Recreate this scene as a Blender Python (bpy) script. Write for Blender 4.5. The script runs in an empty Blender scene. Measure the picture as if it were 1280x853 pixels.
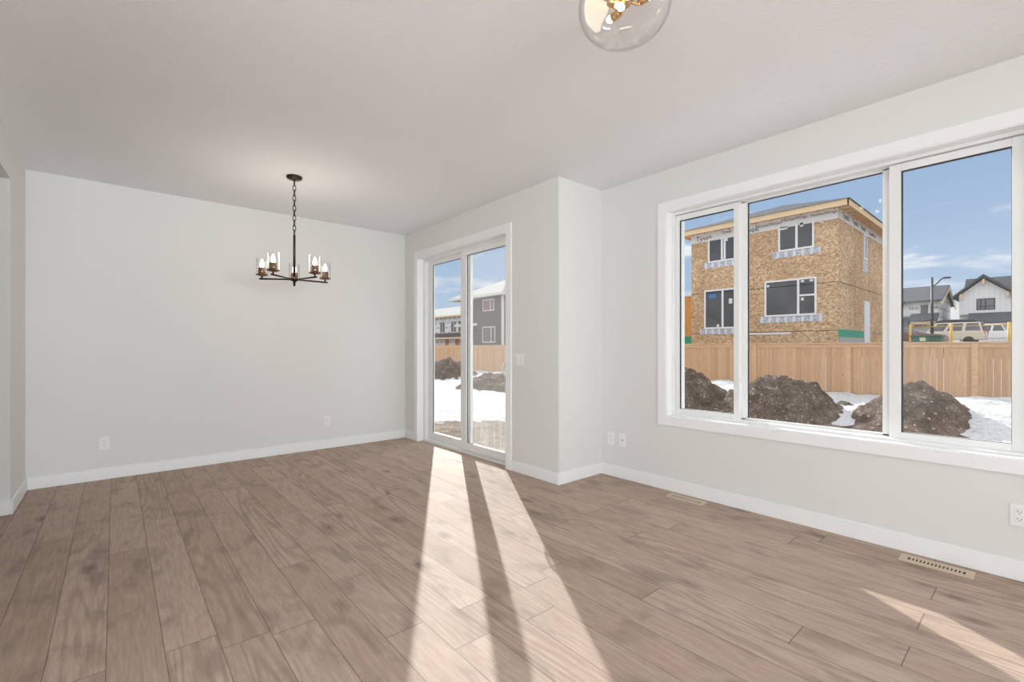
import bpy, bmesh, math, random
from mathutils import Vector, Matrix, noise
random.seed(7)
sc = bpy.context.scene
COL = sc.collection

# ---------------------------------------------------------------- camera
F, YAW, CY, CAMH = 576.35, math.radians(40.73), 434.85, 1.217
cam = bpy.data.cameras.new('camera')
cam.sensor_width = 36.0
cam.lens = F / 1280 * 36
cam.shift_y = (CY - 426.5) / 1280
cam.clip_start = 0.02; cam.clip_end = 600
camo = bpy.data.objects.new('camera', cam); COL.objects.link(camo)
camo.location = (0, 0, CAMH)
camo.rotation_euler = (math.pi/2, 0, -YAW)
sc.camera = camo

# ---------------------------------------------------------------- view
sc.view_settings.view_transform = 'Standard'
sc.view_settings.look = 'None'
sc.view_settings.exposure = 0.0
sc.view_settings.gamma = 1.0
sc.view_settings.use_curve_mapping = False
sc.cycles.use_denoising = True
sc.cycles.max_bounces = 14
sc.cycles.diffuse_bounces = 6
sc.cycles.transparent_max_bounces = 24
sc.cycles.sample_clamp_indirect = 6

# ---------------------------------------------------------------- world: blue winter sky with clouds
SUN_AZ = (0.536, 0.844)
TANE = 0.48
W = bpy.data.worlds.new('sky'); sc.world = W; W.use_nodes = True
def build_world():
    nt = W.node_tree; nt.nodes.clear()
    N = nt.nodes.new; L = nt.links.new
    out = N('ShaderNodeOutputWorld'); bg = N('ShaderNodeBackground'); L(bg.outputs[0], out.inputs[0])
    tc = N('ShaderNodeTexCoord')
    sep = N('ShaderNodeSeparateXYZ'); L(tc.outputs['Generated'], sep.inputs[0])
    def m(op, a, b=None, c=None):
        n = N('ShaderNodeMath'); n.operation = op
        for i, v in enumerate((a, b, c)):
            if v is None: continue
            if isinstance(v, (int, float)): n.inputs[i].default_value = v
            else: L(v, n.inputs[i])
        return n.outputs[0]
    z = sep.outputs[2]
    ramp = N('ShaderNodeValToRGB'); L(z, ramp.inputs[0])
    e = ramp.color_ramp.elements
    e[0].position = 0.0; e[0].color = (.62, .72, .86, 1)
    e[1].position = 1.0; e[1].color = (.28, .43, .72, 1)
    a = e.new(.12); a.color = (.47, .61, .81, 1)
    a = e.new(.34); a.color = (.345, .50, .76, 1)
    # cloud layer on a plane above the ground
    zz = m('MAXIMUM', z, 0.0)
    den = m('ADD', zz, 0.12)
    cx = m('DIVIDE', sep.outputs[0], den); cy = m('DIVIDE', sep.outputs[1], den)
    comb = N('ShaderNodeCombineXYZ'); L(cx, comb.inputs[0]); L(cy, comb.inputs[1])
    no = N('ShaderNodeTexNoise'); L(comb.outputs[0], no.inputs['Vector'])
    no.inputs['Scale'].default_value = .9; no.inputs['Detail'].default_value = 8; no.inputs['Roughness'].default_value = .58
    no.inputs['Distortion'].default_value = .3
    # clouds are sparse over the back gardens, added thick overhead and westward, out of view, for ambient light
    east = m('ADD', m('MULTIPLY', sep.outputs[0], .80), m('MULTIPLY', sep.outputs[1], .60))
    cover = m('ADD', m('MULTIPLY', m('SUBTRACT', 1.0, east), .12), m('MULTIPLY', zz, .34))
    low = m('MULTIPLY', m('SUBTRACT', 1.0, m('MINIMUM', m('MULTIPLY', zz, 6.2), 1.0)), .235)
    s = m('ADD', m('ADD', no.outputs[0], cover), low)
    mr = N('ShaderNodeMapRange'); L(s, mr.inputs[0])
    mr.inputs[1].default_value = .60; mr.inputs[2].default_value = .74
    mr.interpolation_type = 'SMOOTHSTEP'
    # cloud brightness: raised overhead, out of view, to fill outdoor shade
    cb = m('ADD', m('MULTIPLY', zz, 1.25), .80)
    cc = N('ShaderNodeCombineXYZ'); L(cb, cc.inputs[0]); L(m('MULTIPLY', cb, 1.0), cc.inputs[1]); L(m('MULTIPLY', cb, 1.03), cc.inputs[2])
    mix = N('ShaderNodeMix'); mix.data_type = 'RGBA'
    L(mr.outputs[0], mix.inputs[0]); L(ramp.outputs[0], mix.inputs[6]); L(cc.outputs[0], mix.inputs[7])
    L(mix.outputs[2], bg.inputs[0]); bg.inputs[1].default_value = 1.0
build_world()

# ---------------------------------------------------------------- sun, and fill lights added behind the camera
sun = bpy.data.lights.new('sun', 'SUN'); sun.energy = 6.6; sun.angle = math.radians(.53); sun.color = (1, .98, .94)
suno = bpy.data.objects.new('sun', sun); COL.objects.link(suno)
d = Vector((SUN_AZ[0], SUN_AZ[1], TANE)).normalized()
suno.rotation_euler = d.to_track_quat('Z', 'Y').to_euler()
suno.location = (20, 30, 20)
def fill_light(name, loc, look, sx, sy, power, col):
    l = bpy.data.lights.new(name, 'AREA'); l.shape = 'RECTANGLE'; l.size = sx; l.size_y = sy; l.energy = power; l.color = col
    o = bpy.data.objects.new(name, l); COL.objects.link(o); o.location = loc
    o.rotation_euler = (-Vector(look)).to_track_quat('Z', 'Y').to_euler()
    return o
fill_light('fill_front', (0.9, -7.62, 1.45), (0, .50, .866), 4.4, 1.9, 1080, (.87, .945, 1))  # added area light behind the camera, fills the room and ceiling
fill_light('fill_kitchen', (-4.75, -2.2, 1.35), (.36, .28, .89), 4.4, 1.6, 335, (.87, .945, 1))  # second added fill from the unseen kitchen side, aimed upward

# ================================================================ helpers
def tag(o, label=None, cat=None, group=None, kind=None):
    if label: o['label'] = label
    if cat: o['category'] = cat
    if group: o['group'] = group
    if kind: o['kind'] = kind
    return o
def empty(name, loc, label=None, cat=None, group=None, kind=None):
    o = bpy.data.objects.new(name, None); COL.objects.link(o); o.location = loc
    o.empty_display_size = .1
    return tag(o, label, cat, group, kind)
class MB:
    def __init__(s): s.v = []; s.f = []; s.sm = []
    def add(s, vs, fs, smooth=False):
        b = len(s.v); s.v += [Vector(v) for v in vs]
        for f in fs: s.f.append([b+i for i in f]); s.sm.append(smooth)
        return s
    def box(s, x0, x1, y0, y1, z0, z1):
        x0, x1 = sorted((x0, x1)); y0, y1 = sorted((y0, y1)); z0, z1 = sorted((z0, z1))
        return s.add([(x0,y0,z0),(x1,y0,z0),(x1,y1,z0),(x0,y1,z0),(x0,y0,z1),(x1,y0,z1),(x1,y1,z1),(x0,y1,z1)],
              [(0,3,2,1),(4,5,6,7),(0,1,5,4),(1,2,6,5),(2,3,7,6),(3,0,4,7)])
    def lathe(s, prof, c=(0,0,0), n=24, axis='Z', smooth=True):
        c = Vector(c); k = len(prof); vs = []
        for i in range(n):
            a = 2*math.pi*i/n
            for r, h in prof:
                if axis == 'Z': p = Vector((r*math.cos(a), r*math.sin(a), h))
                elif axis == 'X': p = Vector((h, r*math.cos(a), r*math.sin(a)))
                else: p = Vector((r*math.sin(a), h, r*math.cos(a)))
                vs.append(c+p)
        fs = []
        for i in range(n):
            j = (i+1) % n
            for q in range(k-1): fs.append((i*k+q, j*k+q, j*k+q+1, i*k+q+1))
        return s.add(vs, fs, smooth)
    def tube(s, pts, r, n=10, closed=False, caps=True, smooth=True):
        pts = [Vector(p) for p in pts]; m = len(pts); rings = []
        rr = r if isinstance(r, (list, tuple)) else [r]*m
        up = None; vs = []
        for i, p in enumerate(pts):
            if closed: t = pts[(i+1) % m]-pts[i-1]
            else: t = pts[min(i+1, m-1)]-pts[max(i-1, 0)]
            t.normalize()
            if up is None:
                up = Vector((0,0,1)) if abs(t.z) < .9 else Vector((1,0,0))
            a = t.cross(up).normalized(); b = a.cross(t).normalized(); up = b
            for k in range(n):
                an = 2*math.pi*k/n
                vs.append(p + a*math.cos(an)*rr[i] + b*math.sin(an)*rr[i])
        fs = []
        for i in range(m if closed else m-1):
            j = (i+1) % m
            for k in range(n):
                l = (k+1) % n
                fs.append((i*n+k, i*n+l, j*n+l, j*n+k))
        s.add(vs, fs, smooth)
        if caps and not closed:
            b = len(s.v)-m*n
            s.f.append([b+k for k in range(n)][::-1]); s.sm.append(False)
            s.f.append([b+(m-1)*n+k for k in range(n)]); s.sm.append(False)
        return s
    def prism(s, poly, axis, a, b):
        """poly of 2-D points extruded along axis from a to b; 2-D = the other two axes in x,y,z order"""
        def P(u, v, w):
            return {'X': (w,u,v), 'Y': (u,w,v), 'Z': (u,v,w)}[axis]
        n = len(poly)
        vs = [P(u, v, a) for u, v in poly] + [P(u, v, b) for u, v in poly]
        fs = [tuple(range(n)), tuple(range(2*n-1, n-1, -1))]
        for i in range(n):
            j = (i+1) % n
            fs.append((i, i+n, j+n, j))
        return s.add(vs, fs)
    def build(s, name, mat, parent=None, origin=None, bevel=0, kind=None, fix=True, segs=2):
        o0 = Vector(origin) if origin is not None else (parent_world(parent) if parent else Vector((0,0,0)))
        me = bpy.data.meshes.new(name)
        me.from_pydata([tuple(v-o0) for v in s.v], [], s.f)
        if fix:
            bm = bmesh.new(); bm.from_mesh(me); bmesh.ops.recalc_face_normals(bm, faces=bm.faces[:])
            bm.to_mesh(me); bm.free()
        for p, f in zip(me.polygons, s.sm): p.use_smooth = f
        me.update()
        o = bpy.data.objects.new(name, me); COL.objects.link(o)
        if mat: me.materials.append(mat)
        if parent: o.parent = parent
        elif origin is not None: o.location = o0
        if bevel:
            b = o.modifiers.new('bevel', 'BEVEL'); b.width = bevel; b.segments = segs; b.limit_method = 'ANGLE'; b.angle_limit = math.radians(40)
        if kind: o['kind'] = kind
        return o
def parent_world(p):
    v = Vector((0,0,0))
    while p: v += p.location; p = p.parent
    return v
def copy_tree(o, parent=None):
    c = o.copy(); COL.objects.link(c); c.parent = parent
    for ch in list(o.children): copy_tree(ch, c)
    return c
def lettering(name, text, size, origin, xdir, mat, parent, depth=.004, shear=0, align='LEFT'):
    cu = bpy.data.curves.new(name, 'FONT'); cu.body = text; cu.size = size; cu.extrude = depth/2; cu.align_x = align; cu.shear = shear
    t = bpy.data.objects.new(name, cu); COL.objects.link(t)
    bpy.context.view_layer.update()
    me = bpy.data.meshes.new_from_object(t.evaluated_get(bpy.context.evaluated_depsgraph_get()))
    COL.objects.unlink(t); bpy.data.objects.remove(t)
    x = Vector(xdir); y = Vector((0,0,1)); zz = x.cross(y)
    M = Matrix((x, y, zz)).transposed().to_4x4(); M.translation = Vector(origin) - parent_world(parent)
    me.transform(M); me.materials.clear(); me.materials.append(mat)
    o = bpy.data.objects.new(name, me); COL.objects.link(o); o.parent = parent
    return o

# ---------------------------------------------------------------- materials
class NT:
    def __init__(s, name):
        s.m = bpy.data.materials.new(name); s.m.use_nodes = True
        s.t = s.m.node_tree; s.t.nodes.clear()
        s.out = s.t.nodes.new('ShaderNodeOutputMaterial')
    def n(s, typ, **kw):
        n = s.t.nodes.new(typ)
        for k, v in kw.items(): setattr(n, k, v)
        return n
    def L(s, a, b): s.t.links.new(a, b)
    def set(s, sock, v):
        if hasattr(v, 'is_output') or isinstance(v, bpy.types.NodeSocket): s.L(v, sock)
        else: sock.default_value = v
    def math(s, op, a, b=None, c=None):
        n = s.n('ShaderNodeMath', operation=op)
        for i, v in enumerate((a, b, c)):
            if v is not None: s.set(n.inputs[i], v)
        return n.outputs[0]
    def mix(s, f, a, b, mode='MIX'):
        n = s.n('ShaderNodeMix', data_type='RGBA', blend_type=mode)
        s.set(n.inputs[0], f)
        s.set(n.inputs[6], a if not isinstance(a, tuple) else (*a[:3], 1)); s.set(n.inputs[7], b if not isinstance(b, tuple) else (*b[:3], 1))
        return n.outputs[2]
    def ramp(s, f, stops):
        n = s.n('ShaderNodeValToRGB'); s.L(f, n.inputs[0]); e = n.color_ramp.elements
        while len(e) < len(stops): e.new(.5)
        for el, (p, c) in zip(e, stops):
            el.position = p; el.color = (*c, 1) if isinstance(c, tuple) else (c, c, c, 1)
        return n.outputs[0]
    def coord(s, scale=(1,1,1), loc=(0,0,0)):
        tc = s.n('ShaderNodeTexCoord'); mp = s.n('ShaderNodeMapping')
        s.L(tc.outputs['Object'], mp.inputs[0]); mp.inputs['Scale'].default_value = scale; mp.inputs['Location'].default_value = loc
        return mp.outputs[0]
    def noise(s, vec, scale=5, detail=4, rough=.5, dist=0):
        n = s.n('ShaderNodeTexNoise'); s.L(vec, n.inputs['Vector'])
        n.inputs['Scale'].default_value = scale; n.inputs['Detail'].default_value = detail; n.inputs['Roughness'].default_value = rough; n.inputs['Distortion'].default_value = dist
        return n.outputs[0]
    def bump(s, h, strength=.3, dist=.01):
        n = s.n('ShaderNodeBump'); s.L(h, n.inputs['Height']); n.inputs['Strength'].default_value = strength; n.inputs['Distance'].default_value = dist
        return n.outputs[0]
    def pbr(s, col, rough=.5, metal=0, normal=None, spec=.5, coat=0):
        b = s.n('ShaderNodeBsdfPrincipled')
        s.set(b.inputs['Base Color'], (*col, 1) if isinstance(col, tuple) else col)
        s.set(b.inputs['Roughness'], rough); b.inputs['Metallic'].default_value = metal
        s.set(b.inputs['Specular IOR Level'], spec); b.inputs['Coat Weight'].default_value = coat
        if normal: s.L(normal, b.inputs['Normal'])
        s.L(b.outputs[0], s.out.inputs[0])
        return s.m
def plain(name, col, rough=.5, metal=0, spec=.5, var=.04, scale=8, coat=0):
    t = NT(name); nz = t.noise(t.coord(), scale, 3)
    lo = tuple(c*(1-var) for c in col); hi = tuple(min(1, c*(1+var)) for c in col)
    return t.pbr(t.ramp(nz, [(.3, lo), (.7, hi)]), rough, metal, None, spec, coat)

def m_wall():
    t = NT('wall_paint'); v = t.coord()
    nz = t.noise(v, 90, 3); b = t.bump(nz, .06, .002)
    return t.pbr(t.ramp(t.noise(v, 1.2, 2), [(.3, (.735,.735,.712)), (.7, (.75,.75,.728))]), .55, 0, b, .3)
def m_ceiling():
    t = NT('ceiling_texture'); v = t.coord()
    a = t.noise(v, 55, 4, .6); b = t.noise(v, 130, 2)
    h = t.math('ADD', t.math('MULTIPLY', t.math('SMOOTH_MIN', a, .56, .05), 1.0), t.math('MULTIPLY', b, .25))
    return t.pbr((.89,.90,.915), .8, 0, t.bump(h, .55, .008), .2)
def m_floor():
    t = NT('oak_plank_floor')
    tc = t.n('ShaderNodeTexCoord'); sp = t.n('ShaderNodeSeparateXYZ'); t.L(tc.outputs['Object'], sp.inputs[0])
    x, y = sp.outputs[0], sp.outputs[1]
    PW, PL = .177, 1.83
    u = t.math('DIVIDE', t.math('ADD', x, 10*PW + .026), PW)
    row = t.math('FLOOR', u); fu = t.math('FRACT', u)
    wn = t.n('ShaderNodeTexWhiteNoise', noise_dimensions='1D'); t.L(row, wn.inputs['W'])
    vv = t.math('ADD', t.math('DIVIDE', y, PL), t.math('MULTIPLY', wn.outputs[0], 7.3))
    colm = t.math('FLOOR', vv); fv = t.math('FRACT', vv)
    cb = t.n('ShaderNodeCombineXYZ'); t.L(row, cb.inputs[0]); t.L(colm, cb.inputs[1])
    w2 = t.n('ShaderNodeTexWhiteNoise', noise_dimensions='2D'); t.L(cb.outputs[0], w2.inputs['Vector'])
    idr = w2.outputs[0]
    sepc = t.n('ShaderNodeSeparateColor'); t.L(w2.outputs[1], sepc.inputs[0])
    # grain coordinates, shifted per plank
    gx = t.math('ADD', t.math('MULTIPLY', x, 1.0), t.math('MULTIPLY', sepc.outputs[0], 37.0))
    gy = t.math('ADD', t.math('MULTIPLY', y, .085), t.math('MULTIPLY', sepc.outputs[1], 53.0))
    g = t.n('ShaderNodeCombineXYZ'); t.L(gx, g.inputs[0]); t.L(gy, g.inputs[1]); t.L(t.math('MULTIPLY', idr, 11), g.inputs[2])
    fine = t.noise(g.outputs[0], 85, 5, .65)
    # cathedral grain: contour bands of a slow noise
    slow = t.noise(g.outputs[0], 4.2, 2, .40, .2)
    rings = t.math('SINE', t.math('MULTIPLY', slow, 120))
    rings = t.math('ADD', t.math('MULTIPLY', rings, .5), .5)
    # soft dark clouds and knots
    gk = t.n('ShaderNodeCombineXYZ'); t.L(gx, gk.inputs[0]); t.L(t.math('ADD', t.math('MULTIPLY', y, .45), t.math('MULTIPLY', sepc.outputs[2], 31)), gk.inputs[1])
    cloud = t.noise(gk.outputs[0], 7.0, 3, .55, .4)
    vo = t.n('ShaderNodeTexVoronoi', feature='F1'); t.L(gk.outputs[0], vo.inputs['Vector']); vo.inputs['Scale'].default_value = 4.2
    vo.inputs['Randomness'].default_value = 1
    knot = t.n('ShaderNodeMapRange'); t.L(vo.outputs['Distance'], knot.inputs[0])
    knot.inputs[1].default_value = .02; knot.inputs[2].default_value = .2; knot.inputs[3].default_value = 1; knot.inputs[4].default_value = 0
    base = t.ramp(idr, [(0, (.45,.340,.270)), (.5, (.485,.372,.302)), (1, (.525,.410,.338))])
    c = t.mix(t.math('MULTIPLY', t.math('MULTIPLY', t.ramp(rings, [(.35, 0.0), (1, 1.0)]), t.ramp(sepc.outputs[2], [(.35, .25), (.7, 1.0)])), .36), base, (.23,.145,.10))
    c = t.mix(t.math('MULTIPLY', t.ramp(fine, [(.36, 1.0), (.62, 0.0)]), .40), c, (.25,.165,.122))
    c = t.mix(t.math('MULTIPLY', t.ramp(cloud, [(.54, 0.0), (.72, 1.0)]), .55), c, (.21,.16,.135))
    c = t.mix(t.math('MULTIPLY', t.ramp(cloud, [(.24, 1.0), (.42, 0.0)]), .30), c, (.58,.47,.39))
    c = t.mix(t.math('MULTIPLY', knot.outputs[0], t.math('MULTIPLY', t.ramp(fine, [(.35, 1.0), (.65, .45)]), .9)), c, (.10,.075,.062))
    # plank joints
    eu = t.math('MINIMUM', fu, t.math('SUBTRACT', 1.0, fu)); ev = t.math('MINIMUM', fv, t.math('SUBTRACT', 1.0, fv))
    ju = t.math('LESS_THAN', eu, .0105); jv = t.math('LESS_THAN', ev, .0013)
    j = t.math('MAXIMUM', ju, jv)
    c = t.mix(t.math('MULTIPLY', j, .58), c, (.05,.035,.028))
    h = t.math('SUBTRACT', t.math('MULTIPLY', fine, .12), t.math('MULTIPLY', j, 1.0))
    nb = t.bump(h, .35, .0012)
    rg = t.ramp(fine, [(.3, .68), (.7, .78)])
    return t.pbr(c, rg, 0, nb, .40)
def m_wood(name, a, b, dark, axis='Z', plank=None, rough=.75):
    """cedar / spruce boards; plank = (axis index, width) gives each board its own tone"""
    t = NT(name)
    tc = t.n('ShaderNodeTexCoord'); sp = t.n('ShaderNodeSeparateXYZ'); t.L(tc.outputs['Object'], sp.inputs[0])
    st = {'Z': (14, 14, 1.0), 'Y': (14, 1.0, 14), 'X': (1.0, 14, 14)}[axis]
    v = t.coord(st)
    nz = t.noise(v, 3.0, 5, .6, .3)
    c = t.ramp(nz, [(.3, a), (.7, b)])
    if plank:
        k = t.math('FLOOR', t.math('DIVIDE', sp.outputs[plank[0]], plank[1]))
        wn = t.n('ShaderNodeTexWhiteNoise', noise_dimensions='1D'); t.L(k, wn.inputs['W'])
        c = t.mix(t.math('MULTIPLY', wn.outputs[0], .55), c, dark)
    kn = t.noise(t.coord(), 9, 2)
    c = t.mix(t.math('MULTIPLY', t.ramp(kn, [(.70, 0.0), (.76, 1.0)]), .6), c, tuple(q*.45 for q in dark))
    return t.pbr(c, rough, 0, None, .25)
def m_osb():
    t = NT('oriented_strand_board'); v = t.coord()
    vo = t.n('ShaderNodeTexVoronoi', feature='F1'); t.L(t.coord((11, 11, 17)), vo.inputs['Vector']); vo.inputs['Scale'].default_value = 1.0
    s1 = t.n('ShaderNodeSeparateColor'); t.L(vo.outputs['Color'], s1.inputs[0])
    big = t.noise(v, .55, 4, .6)
    c = t.ramp(s1.outputs[0], [(0, (.36,.225,.13)), (.3, (.54,.36,.215)), (.7, (.67,.475,.30)), (1, (.82,.63,.43))])
    c = t.mix(t.math('MULTIPLY', t.ramp(big, [(.42, 0.0), (.62, 1.0)]), .40), c, (.36,.215,.11))
    dk = t.noise(v, 5.5, 3, .6)
    c = t.mix(t.math('MULTIPLY', t.ramp(dk, [(.66, 0.0), (.74, 1.0)]), .5), c, (.20,.11,.05))
    return t.pbr(c, .8, 0, None, .2)
def m_shingle(name, a, b):
    t = NT(name)
    br = t.n('ShaderNodeTexBrick'); t.L(t.coord(), br.inputs['Vector'])
    br.inputs['Scale'].default_value = 3.2; br.inputs['Color1'].default_value = (*a, 1); br.inputs['Color2'].default_value = (*b, 1)
    br.inputs['Mortar'].default_value = (*[q*.6 for q in a], 1); br.inputs['Mortar Size'].default_value = .02
    nz = t.noise(t.coord(), 6, 4, .7)
    c = t.mix(t.math('MULTIPLY', nz, .5), br.outputs[0], b)
    return t.pbr(c, .9, 0, None, .2)
def m_wrap(name, dens=.55, sc=(1, 1, 1), ink=(.12,.11,.13)):
    """white house wrap with faded rows of print"""
    t = NT(name)
    tc = t.n('ShaderNodeTexCoord'); sp = t.n('ShaderNodeSeparateXYZ'); t.L(tc.outputs['Object'], sp.inputs[0])
    h = t.math('ADD', sp.outputs[0], sp.outputs[1])
    rz = t.math('MULTIPLY', sp.outputs[2], 1.25*sc[2]); row = t.math('FLOOR', rz); fz = t.math('FRACT', rz)
    hu = t.math('ADD', t.math('MULTIPLY', h, .62*sc[0]), t.math('MULTIPLY', row, .37)); fh = t.math('FRACT', hu)
    inz = t.math('MULTIPLY', t.math('GREATER_THAN', fz, .3), t.math('LESS_THAN', fz, .62))
    inh = t.math('MULTIPLY', t.math('GREATER_THAN', fh, .12), t.math('LESS_THAN', fh, .72))
    nz = t.noise(t.coord((4, 4, 3)), 2.2, 3, .7)
    mk = t.math('MULTIPLY', t.math('MULTIPLY', inz, inh), t.math('GREATER_THAN', nz, .47))
    c = t.mix(t.math('MULTIPLY', mk, dens), t.ramp(t.noise(t.coord(), .8, 3), [(.3, (.70,.70,.73)), (.7, (.84,.84,.86))]), ink)
    return t.pbr(c, .6, 0, None, .3)
def m_tape():
    t = NT('flashing_tape')
    tc = t.n('ShaderNodeTexCoord'); sp = t.n('ShaderNodeSeparateXYZ'); t.L(tc.outputs['Object'], sp.inputs[0])
    hu = t.math('MULTIPLY', t.math('ADD', sp.outputs[0], sp.outputs[1]), 3.1); fh = t.math('FRACT', hu)
    inh = t.math('GREATER_THAN', fh, .3)
    nz = t.noise(t.coord((9, 9, 7)), 2.2, 2, .7)
    mk = t.math('MULTIPLY', inh, t.math('GREATER_THAN', nz, .46))
    return t.pbr(t.mix(t.math('MULTIPLY', mk, .6), (.72,.74,.80), (.16,.18,.24)), .5, 0, None, .3)
def m_dirt(name='dirt', a=(.045,.032,.025), b=(.155,.115,.09), c3=(.36,.29,.24)):
    t = NT(name); v = t.coord()
    n1 = t.noise(v, 3.0, 6, .7); n2 = t.noise(v, 26, 4, .7)
    c = t.ramp(t.math('ADD', t.math('MULTIPLY', n1, .5), t.math('MULTIPLY', n2, .5)), [(.34, a), (.52, b), (.66, c3)])
    vo = t.n('ShaderNodeTexVoronoi', feature='F1'); t.L(v, vo.inputs['Vector']); vo.inputs['Scale'].default_value = 15
    s1 = t.n('ShaderNodeSeparateColor'); t.L(vo.outputs['Color'], s1.inputs[0])
    peb = t.math('MULTIPLY', t.math('GREATER_THAN', s1.outputs[0], .86), t.math('LESS_THAN', vo.outputs['Distance'], .36))
    c = t.mix(t.math('MULTIPLY', peb, .75), c, (.50,.44,.39))
    return t.pbr(c, .95, 0, t.bump(t.math('ADD', n2, t.math('MULTIPLY', n1, .7)), .9, .06), .1)
def m_snow():
    t = NT('snow'); v = t.coord()
    n1 = t.noise(v, 2.2, 5, .65); n2 = t.noise(v, 14, 4, .7)
    c = t.ramp(n2, [(.30, (.38,.36,.345)), (.44, (.62,.625,.64)), (.7, (.70,.705,.72))])
    dirt = t.ramp(t.math('ADD', t.math('MULTIPLY', n1, .6), t.math('MULTIPLY', n2, .4)), [(.60, 0.0), (.68, 1.0)])
    c = t.mix(t.math('MULTIPLY', dirt, .55), c, (.30,.25,.21))
    b = t.n('ShaderNodeBsdfPrincipled')
    return t.pbr(c, .8, 0, t.bump(t.math('ADD', n1, t.math('MULTIPLY', n2, .45)), .9, .2), .15)
def m_glass(name, dust=0.0, refl=1.0, tint=(.95,.965,.965)):
    t = NT(name)
    tr = t.n('ShaderNodeBsdfTransparent'); tr.inputs[0].default_value = (*tint, 1)
    gl = t.n('ShaderNodeBsdfGlossy'); gl.inputs['Roughness'].default_value = .0
    lw = t.n('ShaderNodeLayerWeight'); lw.inputs[0].default_value = .5
    fr = t.math('ADD', t.math('MULTIPLY', t.math('POWER', lw.outputs['Facing'], 5.0), .9), .035)
    mx = t.n('ShaderNodeMixShader'); t.L(t.math('MULTIPLY', fr, refl), mx.inputs[0]); t.L(tr.outputs[0], mx.inputs[1]); t.L(gl.outputs[0], mx.inputs[2])
    if dust:
        # weathered insect screen / dried splashes on the outside of the pane: fine specks, streaks near the foot
        tc = t.n('ShaderNodeTexCoord'); sp = t.n('ShaderNodeSeparateXYZ'); t.L(tc.outputs['Object'], sp.inputs[0])
        specks = t.noise(t.coord(), 90, 3, .8)
        streak = t.noise(t.coord((30, 30, 1.3)), 1.6, 4, .6)
        foot = t.n('ShaderNodeMapRange'); t.L(sp.outputs[2], foot.inputs[0])
        foot.inputs[1].default_value = .8; foot.inputs[2].default_value = .25; foot.inputs[3].default_value = 0; foot.inputs[4].default_value = 1
        f = t.math('ADD', t.math('MULTIPLY', t.ramp(specks, [(.42, 0.0), (.62, 1.0)]), dust*.7),
                   t.math('MULTIPLY', t.math('MULTIPLY', t.ramp(streak, [(.42, 0.0), (.6, 1.0)]), foot.outputs[0]), .22))
        f = t.math('ADD', f, dust*.55)
        df = t.n('ShaderNodeBsdfDiffuse'); df.inputs[0].default_value = (.80,.78,.74, 1)
        tl = t.n('ShaderNodeBsdfTranslucent'); tl.inputs[0].default_value = (.80,.78,.74, 1)
        dm = t.n('ShaderNodeMixShader'); dm.inputs[0].default_value = .6; t.L(df.outputs[0], dm.inputs[1]); t.L(tl.outputs[0], dm.inputs[2])
        m2 = t.n('ShaderNodeMixShader'); t.L(f, m2.inputs[0]); t.L(mx.outputs[0], m2.inputs[1]); t.L(dm.outputs[0], m2.inputs[2])
        t.L(m2.outputs[0], t.out.inputs[0])
    else: t.L(mx.outputs[0], t.out.inputs[0])
    return t.m
def m_emit(name, col, s):
    t = NT(name); e = t.n('ShaderNodeEmission'); e.inputs[0].default_value = (*col, 1); e.inputs[1].default_value = s
    t.L(e.outputs[0], t.out.inputs[0]); return t.m
def m_siding(name, a, b, pitch, axis=2):
    t = NT(name)
    tc = t.n('ShaderNodeTexCoord'); sp = t.n('ShaderNodeSeparateXYZ'); t.L(tc.outputs['Object'], sp.inputs[0])
    f = t.math('FRACT', t.math('DIVIDE', sp.outputs[axis], pitch))
    return t.pbr(t.mix(t.math('LESS_THAN', f, .1), a, b), .7, 0, None, .3)

WALL = m_wall(); CEIL = m_ceiling(); FLOOR = m_floor()
TRIM = plain('white_trim_paint', (.87,.875,.875), .38, var=.01)
VINYL = plain('white_vinyl', (.83,.83,.82), .32, var=.01)
GASKET = plain('dark_gasket', (.035,.04,.05), .5)
GLASS = m_glass('clear_glass', 0, 1.0)
SCREENED = m_glass('dusty_glass', .10, 1.0)
LAMPGLASS = m_glass('lamp_glass', 0, 1.6, (1, 1, 1))
PLATE = plain('white_plastic', (.84,.84,.83), .3, var=.01)
SLOT = plain('dark_slot', (.03,.03,.03), .6)
BRONZE = plain('dark_bronze', (.045,.030,.022), .38, metal=.75, spec=.5, var=.2)
COPPER = plain('brushed_bronze_cup', (.22,.115,.065), .36, metal=.8, var=.15)
BRASS = plain('satin_brass', (.72,.47,.22), .28, metal=1, var=.1)
BULB = m_emit('warm_bulb', (1, .86, .62), 7)
REGISTER = plain('beige_metal_register', (.60,.49,.36), .4, var=.03)
FENCE = m_wood('cedar_boards', (.53,.325,.185), (.70,.455,.275), (.42,.245,.135), 'Z', (1, .142))
FENCERAIL = m_wood('cedar_rail', (.56,.345,.20), (.71,.47,.29), (.46,.27,.15), 'Y')
OSB = m_osb()
SPRUCE = m_wood('spruce_lumber', (.74,.54,.33), (.82,.63,.42), (.58,.40,.22), 'Y')
SHINGLE = m_shingle('charcoal_shingles', (.055,.058,.066), (.10,.105,.118))
SHINGLE_GREY = m_shingle('frosted_grey_shingles', (.27,.265,.25), (.36,.355,.33))
WRAP = m_wrap('house_wrap_print'); WRAPPLAIN = plain('house_wrap', (.78,.78,.80), .6)
INK = plain('print_ink', (.05,.05,.07), .6)
TAPE = m_tape()
DARKPANE = plain('dark_window_pane', (.085,.088,.095), .05, spec=.6, var=.25, scale=1.2)
GREENWRAP = plain('green_membrane', (.03,.33,.21), .6)
CONCRETE = plain('concrete', (.42,.42,.42), .9, var=.12)
DIRT = m_dirt(); GRAVEL = m_dirt('gravelly_dirt', (.09,.07,.052), (.24,.185,.14), (.42,.35,.28)); SNOW = m_snow()

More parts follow.
